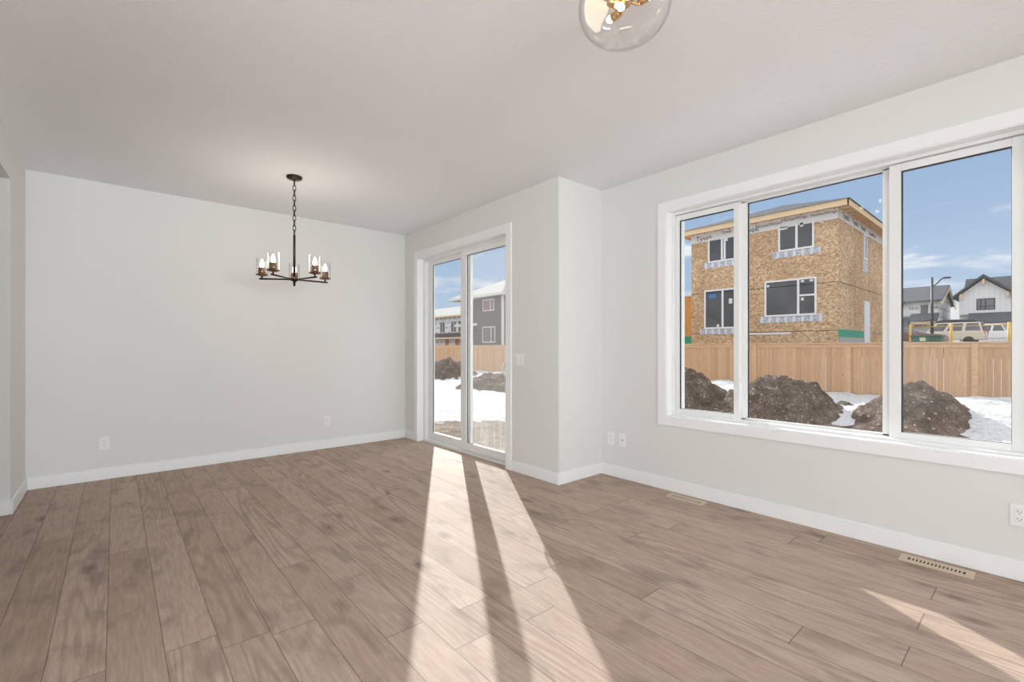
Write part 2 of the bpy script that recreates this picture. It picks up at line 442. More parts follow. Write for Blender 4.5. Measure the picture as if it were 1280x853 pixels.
# ================================================================ room shell
XL, YB, XD, YP, XW, YS, H = -.579, 5.691, 2.985, 2.831, 3.583, 4.945, 2.74
KX, RY, XT = -4.6, -7.6, .22           # kitchen end, street-side wall, outer wall thickness
DY0, DY1, DZ = 3.548, 5.335, 2.375     # patio door opening
WY0, WY1, WZ0, WZ1 = .036, 2.128, .632, 2.385   # window opening

MB().prism([(KX-.2, RY-.2), (XW+XT, RY-.2), (XW+XT, YP+.06), (XD+XT-.09, YP+.06), (XD+XT-.09, YB+.2), (KX-.2, YB+.2)], 'Z', -.15, 0).build('floor', FLOOR, kind='structure')
MB().prism([(KX-.2, RY-.2), (XW+XT, RY-.2), (XW+XT, YP+.12), (XD+XT, YP+.12), (XD+XT, YB+.2), (XL-.02, YB+.2), (XL-.02, 1.5), (KX-.2, 1.5)], 'Z', H, H+.15).build('ceiling', CEIL, kind='structure')
MB().box(XL-.1, XD+XT, YB, YB+.2, 0, H).build('wall_back', WALL, kind='structure')
w = MB().box(KX, XL, YS, YB+.2, 0, H)            # wall stub
w.box(KX, XL, 1.5, YS, 2.45, H)                   # dropped header over the opening to the kitchen
w.box(KX, XL, 1.5, 3.0, 0, 2.45)                 # block added out of view to shade the jamb past the opening
w.build('wall_left', WALL, kind='structure')
w = MB()
w.box(XD, XD+XT, DY1, YB, 0, H); w.box(XD, XD+XT, YP+.12, DY0, 0, H); w.box(XD, XD+XT, DY0, DY1, DZ, H)
w.build('wall_door', WALL, kind='structure')
MB().box(XD, XW+XT, YP, YP+.12, 0, H).build('wall_jog', WALL, kind='structure')
w = MB()
w.box(XW, XW+XT, WY1, YP, 0, H); w.box(XW, XW+XT, RY, WY0, 0, H)
w.box(XW, XW+XT, WY0, WY1, 0, WZ0); w.box(XW, XW+XT, WY0, WY1, WZ1, H)
w.build('wall_right', WALL, kind='structure')
# street side and kitchen side with openings made for the added fill lights (behind the viewer)
w = MB(); w.box(KX, -1.3, RY-.15, RY, 0, H); w.box(3.1, XW+XT, RY-.15, RY, 0, H); w.box(-1.3, 3.1, RY-.15, RY, 0, .5); w.box(-1.3, 3.1, RY-.15, RY, 2.4, H)
w.box(1.7, XW, -3.3, -3.15, 0, H)                 # unseen wall added to keep the front fill off the jog
w.build('wall_front', WALL, kind='structure')
w = MB(); w.box(KX-.15, KX, RY-.15, -4.4, 0, H); w.box(KX-.15, KX, 0, YB, 0, H); w.box(KX-.15, KX, -4.4, 0, 0, .55); w.box(KX-.15, KX, -4.4, 0, 2.15, H)
w.build('wall_kitchen', WALL, kind='structure')

# baseboards: 105 mm, eased top edge
BH, BT = .105, .014
def basebd(name, boxes):
    b = MB()
    for q in boxes: b.box(*q)
    b.build(name, TRIM, kind='structure', bevel=.003)
basebd('baseboard_back', [(XL, XD, YB-BT, YB, 0, BH)])
basebd('baseboard_left', [(XL, XL+BT, YS-BT, YB-BT, 0, BH), (KX, XL, YS-BT, YS, 0, BH)])
basebd('baseboard_door', [(XD-BT, XD, 5.408, YB-BT, 0, BH), (XD-BT, XD, YP-BT, 3.465, 0, BH)])
basebd('baseboard_jog', [(XD, XW, YP-BT, YP, 0, BH)])
basebd('baseboard_right', [(XW-BT, XW, RY, YP-BT, 0, BH)])

# ---------------------------------------------------------------- casings (stepped face: flat board with raised outer back-band)
def casing(name, X, y0, y1, z0, z1, wd, foot):
    """picture-frame casing on wall plane X around the opening y0..y1, z0..z1"""
    b = MB()
    t = .018
    yo0, yo1, zo1 = y0-wd, y1+wd, z1+wd
    zo0 = 0 if foot else z0-wd
    zi = 0 if foot else z0
    b.box(X-t, X, yo0, y0, zo0, zo1); b.box(X-t, X, y1, yo1, zo0, zo1)
    b.box(X-t, X, y0, y1, z1, zo1)
    if not foot: b.box(X-t, X, y0, y1, zo0, z0)
    return b.build(name, TRIM, kind='structure', bevel=.003)
casing('trim_1', XW, WY0, WY1, WZ0, WZ1, .078, False)
b = MB(); t_ = .018
b.box(XD-t_, XD, DY0-.082, DY0, 0, DZ+.086); b.box(XD-t_, XD, DY1, DY1+.075, 0, DZ+.086); b.box(XD-t_, XD, DY0, DY1, DZ, DZ+.086)
b.build('trim_2', TRIM, kind='structure', bevel=.003)
# jamb liners
def liner(name, X0, X1, y0, y1, z0, z1, bottom=True, t=.012):
    b = MB(); b.box(X0, X1, y0-.001, y0+t*.5, z0, z1); b.box(X0, X1, y1-t*.5, y1+.001, z0, z1); b.box(X0, X1, y0, y1, z1-t*.5, z1+.001)
    if bottom: b.box(X0, X1, y0, y1, z0-.001, z0+t*.5)
    return b.build(name, TRIM, kind='structure')
liner('trim_3', XW-.012, XW+.07, WY0, WY1, WZ0, WZ1)
liner('trim_4', XD-.012, XD+.075, DY0, DY1, 0, DZ, bottom=False)

# ---------------------------------------------------------------- window_1: end-vent slider, fixed light between two sliding sashes
def ring(b, x0, x1, y0, y1, z0, z1, wl, wr, wb, wt):
    """rectangular frame; wl = member at y1 (left in view), wr = at y0"""
    b.box(x0, x1, y1-wl, y1, z0, z1); b.box(x0, x1, y0, y0+wr, z0, z1)
    b.box(x0, x1, y0+wr, y1-wl, z0, z0+wb); b.box(x0, x1, y0+wr, y1-wl, z1-wt, z1)
    return b
win = empty('window_1', (XW+.1, 1.08, WZ0), kind='structure')
fx0, fx1 = XW+.07, XW+.195
b = ring(MB(), fx0, fx1, WY0+.005, WY1-.005, WZ0+.005, WZ1-.005, .022, .022, .018, .022)
ring(b, fx0+.075, fx1, WY0+.027, WY1-.027, WZ0+.023, WZ1-.027, .03, .03, .012, .010)
b.box(fx0+.075, fx1, 1.53, 1.60, WZ0+.02, WZ1-.02); b.box(fx0+.075, fx1, .60, .69, WZ0+.02, WZ1-.02)     # mullions of the fixed light
b.build('window_frame', VINYL, win, bevel=.002)
g = ring(MB(), fx0+.10, fx0+.108, .69, 1.53, WZ0+.032, WZ1-.035, .008, .001, .003, .008).build('gasket', GASKET, win)
MB().box(fx0+.103, fx0+.109, .685, 1.535, WZ0+.030, WZ1-.033).build('pane', GLASS, win)
def sash(y0, y1, wl, wr, latch_y):
    s = ring(MB(), fx0+.022, fx0+.072, y0, y1, .648, 2.355, wl, wr, .046, .046).build('sash', VINYL, win, bevel=.003)
    ring(MB(), fx0+.030, fx0+.040, y0+wr, y1-wl, .694, 2.309, .008, .002, .002, .008).build('gasket', GASKET, s, origin=parent_world(win))
    MB().box(fx0+.040, fx0+.046, y0+wr-.004, y1-wl+.004, .69, 2.313).build('pane', GLASS, s, origin=parent_world(win))
    for z in (.98, 2.0):
        k = MB(); k.lathe([(.0, -.004), (.016, -.004), (.017, .003), (.009, .008), (0, .008)], (0, 0, 0), 14, 'Y')
        for v in k.v: v.z *= 2.4
        for i, v in enumerate(k.v): k.v[i] = Vector((fx0+.045+v.x*.8, latch_y-v.y, z+v.z))
        k.box(fx0+.036, fx0+.054, latch_y-.012, latch_y-.007, z-.012, z+.012)
        k.build('latch', VINYL, s, origin=parent_world(win))
    return s
sash(1.562, 2.100, .036, .044, 1.562)
sash(.064, .648, .058, .062, .066)

# ---------------------------------------------------------------- door_1: two-panel sliding patio door
door = empty('door_1', (XD+.1, 4.44, 0), kind='structure')
dx = XD+.075
b = MB()
b.box(dx, dx+.115, DY0+.003, DY0+.045, 0, DZ-.003); b.box(dx, dx+.115, DY1-.048, DY1-.003, 0, DZ-.003)
b.box(dx, dx+.115, DY0+.045, DY1-.048, DZ-.040, DZ-.003)
b.box(dx-.012, dx+.115, DY0+.003, DY1-.003, 0, .030); b.box(dx+.037, dx+.045, DY0+.04, DY1-.04, .03, .045)
b.build('door_frame', VINYL, door, bevel=.002)
def panel(name, x0, x1, y0, y1, wl, wr, pane_mat, gl_x):
    p = ring(MB(), x0, x1, y0, y1, .034, 2.345, wl, wr, .088, .062).build(name, VINYL, door, bevel=.003)
    ring(MB(), gl_x-.012, gl_x-.004, y0+wr, y1-wl, .122, 2.283, .008, .002, .002, .006).build('gasket', GASKET, p, origin=parent_world(door))
    MB().box(gl_x-.004, gl_x+.004, y0+wr-.003, y1-wl+.003, .119, 2.286).build('pane', pane_mat, p, origin=parent_world(door))
    return p
fixed = panel('fixed_panel', dx+.050, dx+.090, 4.350, 5.287, .092, .130, GLASS, dx+.072)
slide = panel('sliding_panel', dx+.006, dx+.044, 3.570, 4.482, .116, .092, SCREENED, dx+.030)
# bow handle on the sliding panel
hy, hz0, hz1 = 3.618, .93, 1.09
k = MB(); pts = []
for i in range(13):
    a = math.pi*i/12
    pts.append((dx+.006-.072*math.sin(a)**.6, hy+.004, (hz0+hz1)/2 - (hz1-hz0)/2*math.cos(a)))
k.tube(pts, .008, 8); k.box(dx+.000, dx+.007, hy-.02, hy+.02, hz0-.035, hz1+.035)
k.build('door_handle', VINYL, slide, origin=parent_world(door))

# ================================================================ small fittings
def outlet_mesh(parent, place, kind):
    """local frame u (right), v (up), n (out of wall)"""
    def add(b, u0, u1, v0, v1, n0, n1):
        c = [place(u, v, n) for u in (u0, u1) for v in (v0, v1) for n in (n0, n1)]
        xs = [p[0] for p in c]; ys = [p[1] for p in c]; zs = [p[2] for p in c]
        b.box(min(xs), max(xs), min(ys), max(ys), min(zs), max(zs))
    w = .116 if kind == 'switch' else .072
    b = MB(); add(b, -w/2, w/2, -.059, .059, 0, .006); b.build('cover_plate', PLATE, parent, bevel=.002)
    if kind == 'outlet':
        b = MB(); add(b, -.0165, .0165, -.034, .034, .006, .0085); b.build('receptacle', PLATE, parent, bevel=.001)
        for v in (-.019, .019):
            s = MB()
            add(s, -.008, -.0055, v-.003, v+.006, .0086, .0092); add(s, .0055, .008, v-.003, v+.005, .0086, .0092); add(s, -.002, .002, v-.011, v-.007, .0086, .0092)
            s.build('slots', SLOT, parent)
    elif kind == 'switch':
        for u in (-.023, .023):
            b = MB(); add(b, u-.0165, u+.0165, -.034, .034, .006, .010); b.build('rocker', PLATE, parent, bevel=.002)
    else:
        b = MB(); add(b, -.0165, .0165, -.034, .034, .006, .008); b.build('insert', PLATE, parent, bevel=.001)
        b = MB(); add(b, -.006, .006, -.004, .004, .008, .012); b.build('jack', SLOT, parent)
def on_back(x, z): return lambda u, v, n: (x+u, YB-n, z+v)
def on_right(y, z): return lambda u, v, n: (XW-n, y-u, z+v)
def on_door(y, z): return lambda u, v, n: (XD-n, y-u, z+v)
G = 'wall outlets'
e = empty('wall_outlet', (-.074, YB, .335), 'white duplex outlet on the back wall near the left corner', 'outlet'); outlet_mesh(e, on_back(-.074, .335), 'outlet')
e = empty('wall_outlet', (1.943, YB, .336), 'white duplex outlet on the back wall nearer the glass door, right of the chandelier', 'outlet'); outlet_mesh(e, on_back(1.943, .336), 'outlet')
e = empty('wall_outlet', (XW, 2.711, .356), 'white duplex outlet beside the wall jog, first of the pair left of the big window', 'outlet'); outlet_mesh(e, on_right(2.711, .356), 'outlet')
e = empty('data_plate', (XW, 2.578, .356), 'white data jack plate next to the outlet, on the window side of the pair', 'wall plate'); outlet_mesh(e, on_right(2.578, .356), 'data')
e = empty('wall_outlet', (XW, .095, .341), 'white duplex outlet low under the big window, cut by the right edge of the picture', 'outlet'); outlet_mesh(e, on_right(.095, .341), 'outlet')
e = empty('light_switch', (XD, 3.348, 1.10), 'white double rocker switch beside the sliding glass door', 'light switch'); outlet_mesh(e, on_door(3.348, 1.10), 'switch')

def register(x0, x1, y0, y1, label):
    r = empty('floor_register', ((x0+x1)/2, (y0+y1)/2, 0), label, 'floor vent', 'floor registers by the window wall')
    b = MB(); m = .034; z = .0045; xa, xb = x0+.034, x1-.034
    b.box(x0, xa, y0, y1, 0, z); b.box(xb, x1, y0, y1, 0, z); b.box(xa, xb, y0, y0+m, 0, z); b.box(xa, xb, y1-m, y1, 0, z)
    n = 15; L = (y1-y0-2*m)/n
    for i in range(1, n):
        y = y0+m+i*L; b.box(xa, xb, y-.0038, y+.0038, .0002, z-.0003)
    b.build('grille', REGISTER, r)
    MB().box(x0+.02, x1-.02, y0+.01, y1-.01, 0, .0012).build('duct_opening', SLOT, r)
register(3.408, 3.520, .252, .560, 'beige slotted floor vent under the right end of the big window')
register(3.408, 3.520, 1.735, 2.043, 'beige slotted floor vent under the left end of the big window')

# ---------------------------------------------------------------- chandelier
CX, CYY = 1.21, 4.375
ch = empty('chandelier', (CX, CYY, H), 'five-arm dark bronze chandelier with clear glass cups hanging on a chain', 'chandelier')
MB().lathe([(0, 0), (.066, 0), (.066, -.012), (.058, -.022), (.014, -.026), (.012, -.04), (0, -.04)], (CX, CYY, H), 28).build('ceiling_canopy', BRONZE, ch)
c = MB(); ztop, zbot = H-.036, 2.215; nl = 11; step = (ztop-zbot)/nl
for i in range(nl):
    zc = ztop-(i+.5)*step; pts = []
    for q in range(16):
        a = 2*math.pi*q/16; u = .0125*math.cos(a); v = (step*.5+.006)*math.sin(a)
        pts.append((CX+(u if i % 2 else 0), CYY+(0 if i % 2 else u), zc+v))
    c.tube(pts, .0034, 6, closed=True)
c.build('chain', BRONZE, ch)
MB().lathe([(0, 2.222), (.009, 2.222), (.0105, 2.21), (.0105, 1.795), (0, 1.795)], (CX, CYY, 0), 14).build('rod', BRONZE, ch)
MB().lathe([(0, 1.845), (.018, 1.845), (.030, 1.838), (.030, 1.812), (.016, 1.806), (.0095, 1.80), (.0095, 1.768), (.006, 1.764), (0, 1.764)], (CX, CYY, 0), 20).build('hub', BRONZE, ch)
az0 = math.atan2(CYY, CX); R, AZ = .272, 1.825
for i in range(5):
    a = az0 + i*2*math.pi/5
    dx_, dy_ = math.cos(a), math.sin(a)
    ax, ay = CX+R*dx_, CYY+R*dy_
    arm = MB().tube([(CX+.02*dx_, CYY+.02*dy_, AZ), (CX+(R+.022)*dx_, CYY+(R+.022)*dy_, AZ)], .0075, 10)
    arm.tube([(ax, ay, AZ), (ax, ay, AZ+.035)], .007, 10)
    arm = arm.build('arm', BRONZE, ch)
    o = parent_world(ch)
    MB().lathe([(0, AZ+.026), (.03, AZ+.026), (.050, AZ+.034), (.051, AZ+.040), (.031, AZ+.043), (.030, AZ+.095), (.026, AZ+.098), (0, AZ+.098)], (ax, ay, 0), 22).build('cup', COPPER, arm, origin=o)
    MB().lathe([(.038, AZ+.043), (.044, AZ+.043), (.046, AZ+.05), (.047, AZ+.185), (.0445, AZ+.185), (.0435, AZ+.05), (.038, AZ+.048)], (ax, ay, 0), 26).build('glass_shade', LAMPGLASS, arm, origin=o)
    MB().lathe([(0, AZ+.096), (.012, AZ+.10), (.017, AZ+.118), (.0175, AZ+.132), (.012, AZ+.155), (.004, AZ+.172), (0, AZ+.175)], (ax, ay, 0), 16).build('bulb', BULB, arm, origin=o)
pl = bpy.data.lights.new('chandelier_fill', 'POINT'); pl.energy = 9; pl.color = (1, .90, .78); pl.shadow_soft_size = .25  # helper point light added amid the glowing bulbs to lift the ceiling
plo = bpy.data.objects.new('chandelier_fill', pl); COL.objects.link(plo); plo.parent = ch; plo.location = (0, 0, -.72)

# ---------------------------------------------------------------- flush mount globe light
GX, GY, GZ = 1.60, 1.145, 2.632
fl = empty('ceiling_light', (GX, GY, H), 'clear glass globe ceiling light with brass sockets, at the top edge', 'ceiling light')
MB().lathe([(0, H-.001), (.108, H-.001), (.108, H-.018), (.03, H-.024), (.02, H-.03), (0, H-.03)], (GX, GY, 0), 28).build('ceiling_plate', BRASS, fl)
prof = []
for i in range(22):                                   # globe profile, wide low body
    a = -math.pi/2 + i*math.radians(152)/21
    prof.append((.188*max(0, math.cos(a))**.8, GZ + (.135 if a < 0 else .108)*math.sin(a)))
prof2 = [(max(r-.003, 0), z+(.003 if i < 10 else 0)) for i, (r, z) in enumerate(prof)][::-1]
MB().lathe(prof + prof2, (GX, GY, 0), 48).build('glass_globe', LAMPGLASS, fl)
s = MB(); s.lathe([(0, H-.02), (.011, H-.02), (.011, 2.70), (.024, 2.70), (.027, 2.69), (.027, 2.640), (.022, 2.634), (.009, 2.634), (.008, 2.642), (0, 2.642)], (GX, GY, 0), 20)
stem = s.build('stem', BRASS, fl)
RT = Vector((math.cos(YAW), -math.sin(YAW), 0)); FW = Vector((math.sin(YAW), math.cos(YAW), 0)); UP = Vector((0, 0, 1))
hubc = Vector((GX, GY, 2.668))
for u, dirv in ((-RT, RT*.62-FW*.25-UP*.52), (RT, RT*.45+UP*.42+FW*.3), (FW, FW*.75-RT*.45+UP*.12)):
    dirv = dirv.normalized(); p0 = hubc + u*.066 - UP*.012
    arm = MB().tube([hubc+u*.02-UP*.012, hubc+u*.045-UP*.026, hubc+u*.060-UP*.028, p0-dirv*.002], .0048, 8)
    arm.tube([p0, p0+dirv*.005, p0+dirv*.012, p0+dirv*.044], [.010, .0175, .0185, .0185], 16)
    arm = arm.build('arm', BRASS, fl)
    MB().tube([p0+dirv*.045, p0+dirv*.054, p0+dirv*.064, p0+dirv*.076, p0+dirv*.082], [.010, .012, .0155, .011, .003], 14).build('bulb', BULB, arm, origin=parent_world(fl))

# ================================================================ outdoors
ZG = -.45
def fbm(x, y, s, o=4): return noise.fractal(Vector((x*s, y*s, 3.7)), 1.0, 2.0, o)
FX = 16.8                                             # the back fence line
def ground_z(x, y):
    z = ZG + .05*fbm(x, y, .35) + .025*fbm(x, y, 2.2)
    if x > 14: z += .09*min(1, (x-14)/2.8)
    return z
def grid(name, mat, x0, x1, y0, y1, st, fz, keep=None, kind=None, smooth=True):
    nx = int((x1-x0)/st)+1; ny = int((y1-y0)/st)+1
    vs = []; k = []
    for i in range(nx):
        for j in range(ny):
            x = x0+(x1-x0)*i/(nx-1); y = y0+(y1-y0)*j/(ny-1)
            vs.append((x, y, fz(x, y)))
            k.append(True if keep is None else keep(x, y, vs[-1][2]))
    m = MB(); fs = []
    for i in range(nx-1):
        for j in range(ny-1):
            q = (i*ny+j, (i+1)*ny+j, (i+1)*ny+j+1, i*ny+j+1)
            if all(k[a] for a in q): fs.append(q)
    used = sorted({a for q in fs for a in q}); re = {a: i for i, a in enumerate(used)}
    m.add([vs[a] for a in used], [tuple(re[a] for a in q) for q in fs], smooth)
    return m.build(name, mat, kind=kind, fix=False)
grid('ground', GRAVEL, 3.85, FX+.6, -18, 46, .14, ground_z, kind='structure')
def far_z(x, y): return .95 + .65*min(1, max(0, (x-18)/42)) + .05*fbm(x, y, .2)
grid('ground_beyond_fence', GRAVEL, FX+.25, 140, -60, 150, 3.0, far_z, kind='structure')

# dirt heaps: centre x, y, half-lengths along x and y, height, seed
HEAPS = [   
 (12.30, 6.72, 2.0, 1.62, .98, 1), (12.45, 4.40, 1.8, 1.60, .97, 2), (12.95, 1.85, 2.1, 1.28, .80, 3),
 (13.0, 20.4, 2.2, 2.3, 1.05, 4), (11.0, 13.9, 1.7, 1.75, .70, 5)]
def heap_h(h, x, y):
    cx, cy, rx, ry, hh, sd = h
    u = (x-cx)/rx; v = (y-cy)/ry
    r = math.sqrt(u*u+v*v) + .16*noise.fractal(Vector((x*.8+sd*9, y*.8, sd)), 1, 2, 3)
    if r > 1.25: return -.5
    k = max(0, 1-r)
    prof_ = (k*k*(3-2*k))**.78 if r < 1 else 0
    z = hh*prof_*(1+.14*noise.fractal(Vector((x*1.3, y*1.3, sd*3)), 1, 2, 3))
    z += .13*noise.fractal(Vector((x*2.6, y*2.6, sd*5)), .75, 2, 6)*min(1, prof_*3)
    if r >= 1: z = -.12-(r-1)*1.2
    return z
HL = ['grey brown dirt heap behind the left pane of the big window', 'tall rounded dirt heap behind the middle pane of the big window',
 'long sloping dirt heap behind the right pane of the big window, snow at its side', 'dark dirt heap by the far fence seen through the left door pane', 'low dirt heap with a snow streak seen through the right door pane']
for h, lab in zip(HEAPS, HL):
    cx, cy, rx, ry, hh, sd = h
    o = grid('dirt_heap', DIRT, cx-rx*1.3, cx+rx*1.3, cy-ry*1.3, cy+ry*1.3, .05 if sd < 4 else .07,
         lambda x, y: ground_z(x, y)+heap_h(h, x, y), keep=lambda x, y, z: z > ground_z(x, y)-.13)
    tag(o, lab, 'dirt heap', 'dirt heaps in the yard')
def rock_pile(cx, cy, n, sd, label):
    rnd = random.Random(sd)
    m = MB(); bm = bmesh.new(); bmesh.ops.create_icosphere(bm, subdivisions=3, radius=1)
    for k in range(n):
        s_ = rnd.uniform(.10, .2); ox, oy = rnd.uniform(-.16, .16), rnd.uniform(-.16, .16)
        vs = []
        for v in bm.verts:
            q = v.co*(1+.35*noise.fractal(v.co*1.6+Vector((k*5, sd, 0)), 1, 2, 3))
            vs.append((cx+ox+q.x*s_*1.2, cy+oy+q.y*s_*1.2, ground_z(cx, cy)+.10+q.z*s_*.8+k*.02))
        m.add(vs, [[v.index for v in f.verts] for f in bm.faces], False)
    bm.free()
    tag(m.build('dirt_clod', DIRT), label, 'dirt clod')
rock_pile(14.35, 3.52, 4, 3, 'lumpy dirt clod sitting on the snow by the fence')

# snow cover: lies on the yard, thins out mid-yard and around the heaps
def snow_z(x, y):
    t = ground_z(x, y)
    n = noise.fractal(Vector((x*.42, y*.42, 11)), 1, 2, 5)
    n2 = noise.fractal(Vector((x*1.8, y*1.8, 5)), 1, 2, 3)
    ratio = y/max(x, .1)
    if ratio > .8:                                    # beyond the patio door: bare soil near the house, save the added strip
        rr = math.hypot(x, y)
        amt = max((rr-10.7)*.14, (4.3-x)*.3)  # unseen snow strip at the wall, added to bounce sunlight indoors
    else:
        amt = max((x-11.6)*.16, (8.0-x)*.16)  # snow below the window, out of view, added to bounce light onto the ceiling
    amt = max(-.30, min(.16, amt))
    k = 0
    for h in HEAPS: k = max(k, heap_h(h, x, y))
    n3 = noise.fractal(Vector((x*3.4, y*3.4, 9)), 1, 2, 3)
    z = t + amt + .06*n + .055*n2 + .04*n3
    # a drift banked against the heaps on their far side
    z += .30*max(0, min(1, (x-12.2)/2.5))*(1 if ratio < .8 else .5)*(.5+.5*math.sin(y*1.1+.5)) * (.35 if x > 15.8 else 1)
    return z
sn = grid('snow', SNOW, 3.9, FX-.03, -17, 44, .09, snow_z, keep=lambda x, y, z: z > ground_z(x, y)-.03 and max(heap_h(h, x, y) for h in HEAPS) < z-ground_z(x, y)+.10, kind='stuff')
tag(sn, 'patchy white snow lying over the dirt yard', 'snow')

# ---------------------------------------------------------------- fence
fe = empty('wooden_fence', (FX, 15, ZG), 'long brown cedar board fence across the back of the yard', 'fence')
FZ0, FZ1, BAY, Y0 = ZG+.07, 1.355, 2.7, 1.22-2.7*8
nb = 25
for k in range(nb):
    ya = Y0+k*BAY; yb = ya+BAY
    b = MB(); n = 19; wdt = (BAY-.10)/n
    rnd = random.Random(k)
    for i in range(n):
        gap = rnd.uniform(.004, .012) if k < 10 else .003
        yy = ya+.05+i*wdt; z0 = FZ0+rnd.uniform(-.01, .02)
        b.box(FX, FX+.019, yy, yy+wdt-gap, z0, FZ1-.03)
    b.build('board_panel', FENCE, fe)
    MB().box(FX-.02, FX, ya+.06, yb-.06, FZ1-.13, FZ1-.02).build('trim_rail', FENCERAIL, fe)
    MB().box(FX+.019, FX+.057, ya+.05, yb-.05, FZ0+.15, FZ0+.24).build('back_rail', FENCERAIL, fe)
    MB().box(FX-.055, FX+.075, ya, yb, FZ1-.02, FZ1+.016).build('cap_rail', FENCERAIL, fe)
for k in range(nb+1):
    ya = Y0+k*BAY
    MB().box(FX-.035, FX+.0, ya-.062, ya+.062, FZ0-.1, FZ1-.02).box(FX, FX+.09, ya-.045, ya+.045, FZ0-.1, FZ1-.02).build('post', FENCERAIL, fe)

# ---------------------------------------------------------------- houses
def hip_roof(x0, x1, y0, y1, z, rise, along='X'):
    """eave rectangle, ridge along X; the roof slab has a thin edge"""
    m = MB(); hw = (y1-y0)/2 if along == 'X' else (x1-x0)/2
    if along == 'X': r0, r1 = (x0+hw, (y0+y1)/2), (x1-hw, (y0+y1)/2)
    else: r0, r1 = ((x0+x1)/2, y0+hw), ((x0+x1)/2, y1-hw)
    vs = [(x0,y0,z),(x1,y0,z),(x1,y1,z),(x0,y1,z),(*r0, z+rise),(*r1, z+rise)]
    if along == 'X': fs = [(0,4,3),(0,1,5,4),(1,2,5),(2,3,4,5),(0,3,2,1)]
    else: fs = [(0,1,4),(1,2,5,4),(2,3,5),(3,0,4,5),(0,3,2,1)]
    return m.add(vs, fs)
def house_window(hs, face, plane, a0, a1, z0, z1, mulls=(), frame_mat=None, wd=.06, name='window', pane=None, hbars=()):
    """face 'X': faces -X at X=plane, a = Y range.  face 'Y': faces -Y at Y=plane, a = X range"""
    o = parent_world(hs)
    def bx(m, u0, u1, v0, v1, n0, n1):
        if face == 'X': m.box(plane-n1, plane-n0, u0, u1, v0, v1)
        else: m.box(u0, u1, plane-n1, plane-n0, v0, v1)
    a0, a1 = sorted((a0, a1)); z0, z1 = sorted((z0, z1))
    f = MB()
    bx(f, a0, a0+wd, z0, z1, -.05, .035); bx(f, a1-wd, a1, z0, z1, -.05, .035); bx(f, a0+wd, a1-wd, z0, z0+wd, -.05, .035); bx(f, a0+wd, a1-wd, z1-wd, z1, -.05, .035)
    for q in mulls: bx(f, q-wd*.6, q+wd*.6, z0+wd, z1-wd, -.05, .033)
    for (q, u0, u1) in hbars: bx(f, max(u0, a0+wd), min(u1, a1-wd), q-wd*.5, q+wd*.5, -.05, .031)
    f = f.build(name, frame_mat or WRAPPLAIN, hs, origin=o)
    p = MB(); bx(p, a0+wd*.5, a1-wd*.5, z0+wd*.5, z1-wd*.5, -.03, .006); p.build('pane', pane or DARKPANE, f, origin=o)
    return f
# --- house under construction, bare strand board
HX, HY0, HY1, HZ, HD = 22.0, 5.475, 11.70, 6.95, 8.4
hs = empty('house_under_construction', (HX+5.5, 8.6, 1), 'two-storey unfinished strand-board house behind the fence', 'house')
MB().box(HX, HX+HD, HY0, HY1, 1.36, HZ).build('wall', OSB, hs)
MB().box(HX+.03, HX+HD-.03, HY0+.03, HY1-.03, .9, 1.36).box(HX+.1, HX+4.1, HY0-.01, HY0, 1.0, 1.66).build('foundation', CONCRETE, hs)
b = MB()
for z in (3.875, 1.915, 5.35): 
    if z != 5.35: b.box(HX-.006, HX, HY0, HY1, z-.012, z+.012); b.box(HX, HX+HD, HY0-.006, HY0, z-.012, z+.012)
for y in (8.95, 6.5): b.box(HX-.004, HX, y-.006, y+.006, 1.93, 3.86)
for x in (HX+2.4, HX+4.85): b.box(x-.006, x+.006, HY0-.004, HY0, 1.93, 6.5)
b.build('panel_seam', plain('dark_seam', (.13,.10,.075), .8), hs)
OV = .44
b = MB()
b.box(HX-OV, HX-OV+.04, HY0-OV, HY1+OV, 6.79, 7.03); b.box(HX-OV, HX+HD+OV, HY0-OV, HY0-OV+.04, 6.79, 7.03); b.box(HX-OV, HX+HD+OV, HY1+OV-.04, HY1+OV, 6.79, 7.03)
b.build('fascia', SPRUCE, hs)
b = MB(); b.box(HX-OV+.04, HX, HY0-OV+.04, HY1+OV-.04, 6.90, 6.93); b.box(HX, HX+HD, HY0-OV+.04, HY0, 6.90, 6.93); b.box(HX, HX+HD, HY1, HY1+OV-.04, 6.90, 6.93)
for i in range(14): b.box(HX+.2+i*.6, HX+.24+i*.6, HY0-OV+.04, HY0, 6.80, 6.90)
for i in range(11): b.box(HX-OV+.04, HX, HY0+.1+i*.6, HY0+.14+i*.6, 6.80, 6.90)
b.build('soffit', SPRUCE, hs)
hip_roof(HX-OV-.05, HX+HD+OV+.05, HY0-OV-.05, HY1+OV+.05, 7.03, 1.25).build('roof', SHINGLE, hs)
# strip of house wrap under the eaves
wr = MB(); wr.box(HX-.012, HX, HY0-.012, HY1, 6.42, 6.86); wr.box(HX-.012, HX+HD, HY0-.012, HY0, 6.42, 6.86)
wrp = wr.build('house_wrap', WRAPPLAIN, hs)
for txt, y, sz, zt in (('Tyvek', 11.45, .34, 6.50), ('Tyvek', 10.2, .20, 6.66), ('Tyvek', 9.35, .36, 6.47), ('HomeWrap', 8.62, .22, 6.60), ('HomeWrap', 7.55, .20, 6.68), ('HomeWrap', 6.45, .19, 6.66)):
    lettering('lettering', txt, sz, (HX-.016, y, zt), (0, -1, 0), INK, wrp)
for txt, x, sz in (('Tyvek', HX+.55, .36), ('Tyvek', HX+2.0, .36), ('Tyvek', HX+3.3, .34), ('HomeWrap', HX+4.8, .24)):
    lettering('lettering', txt, sz, (x, HY0-.016, 6.53), (1, 0, 0), INK, wrp)
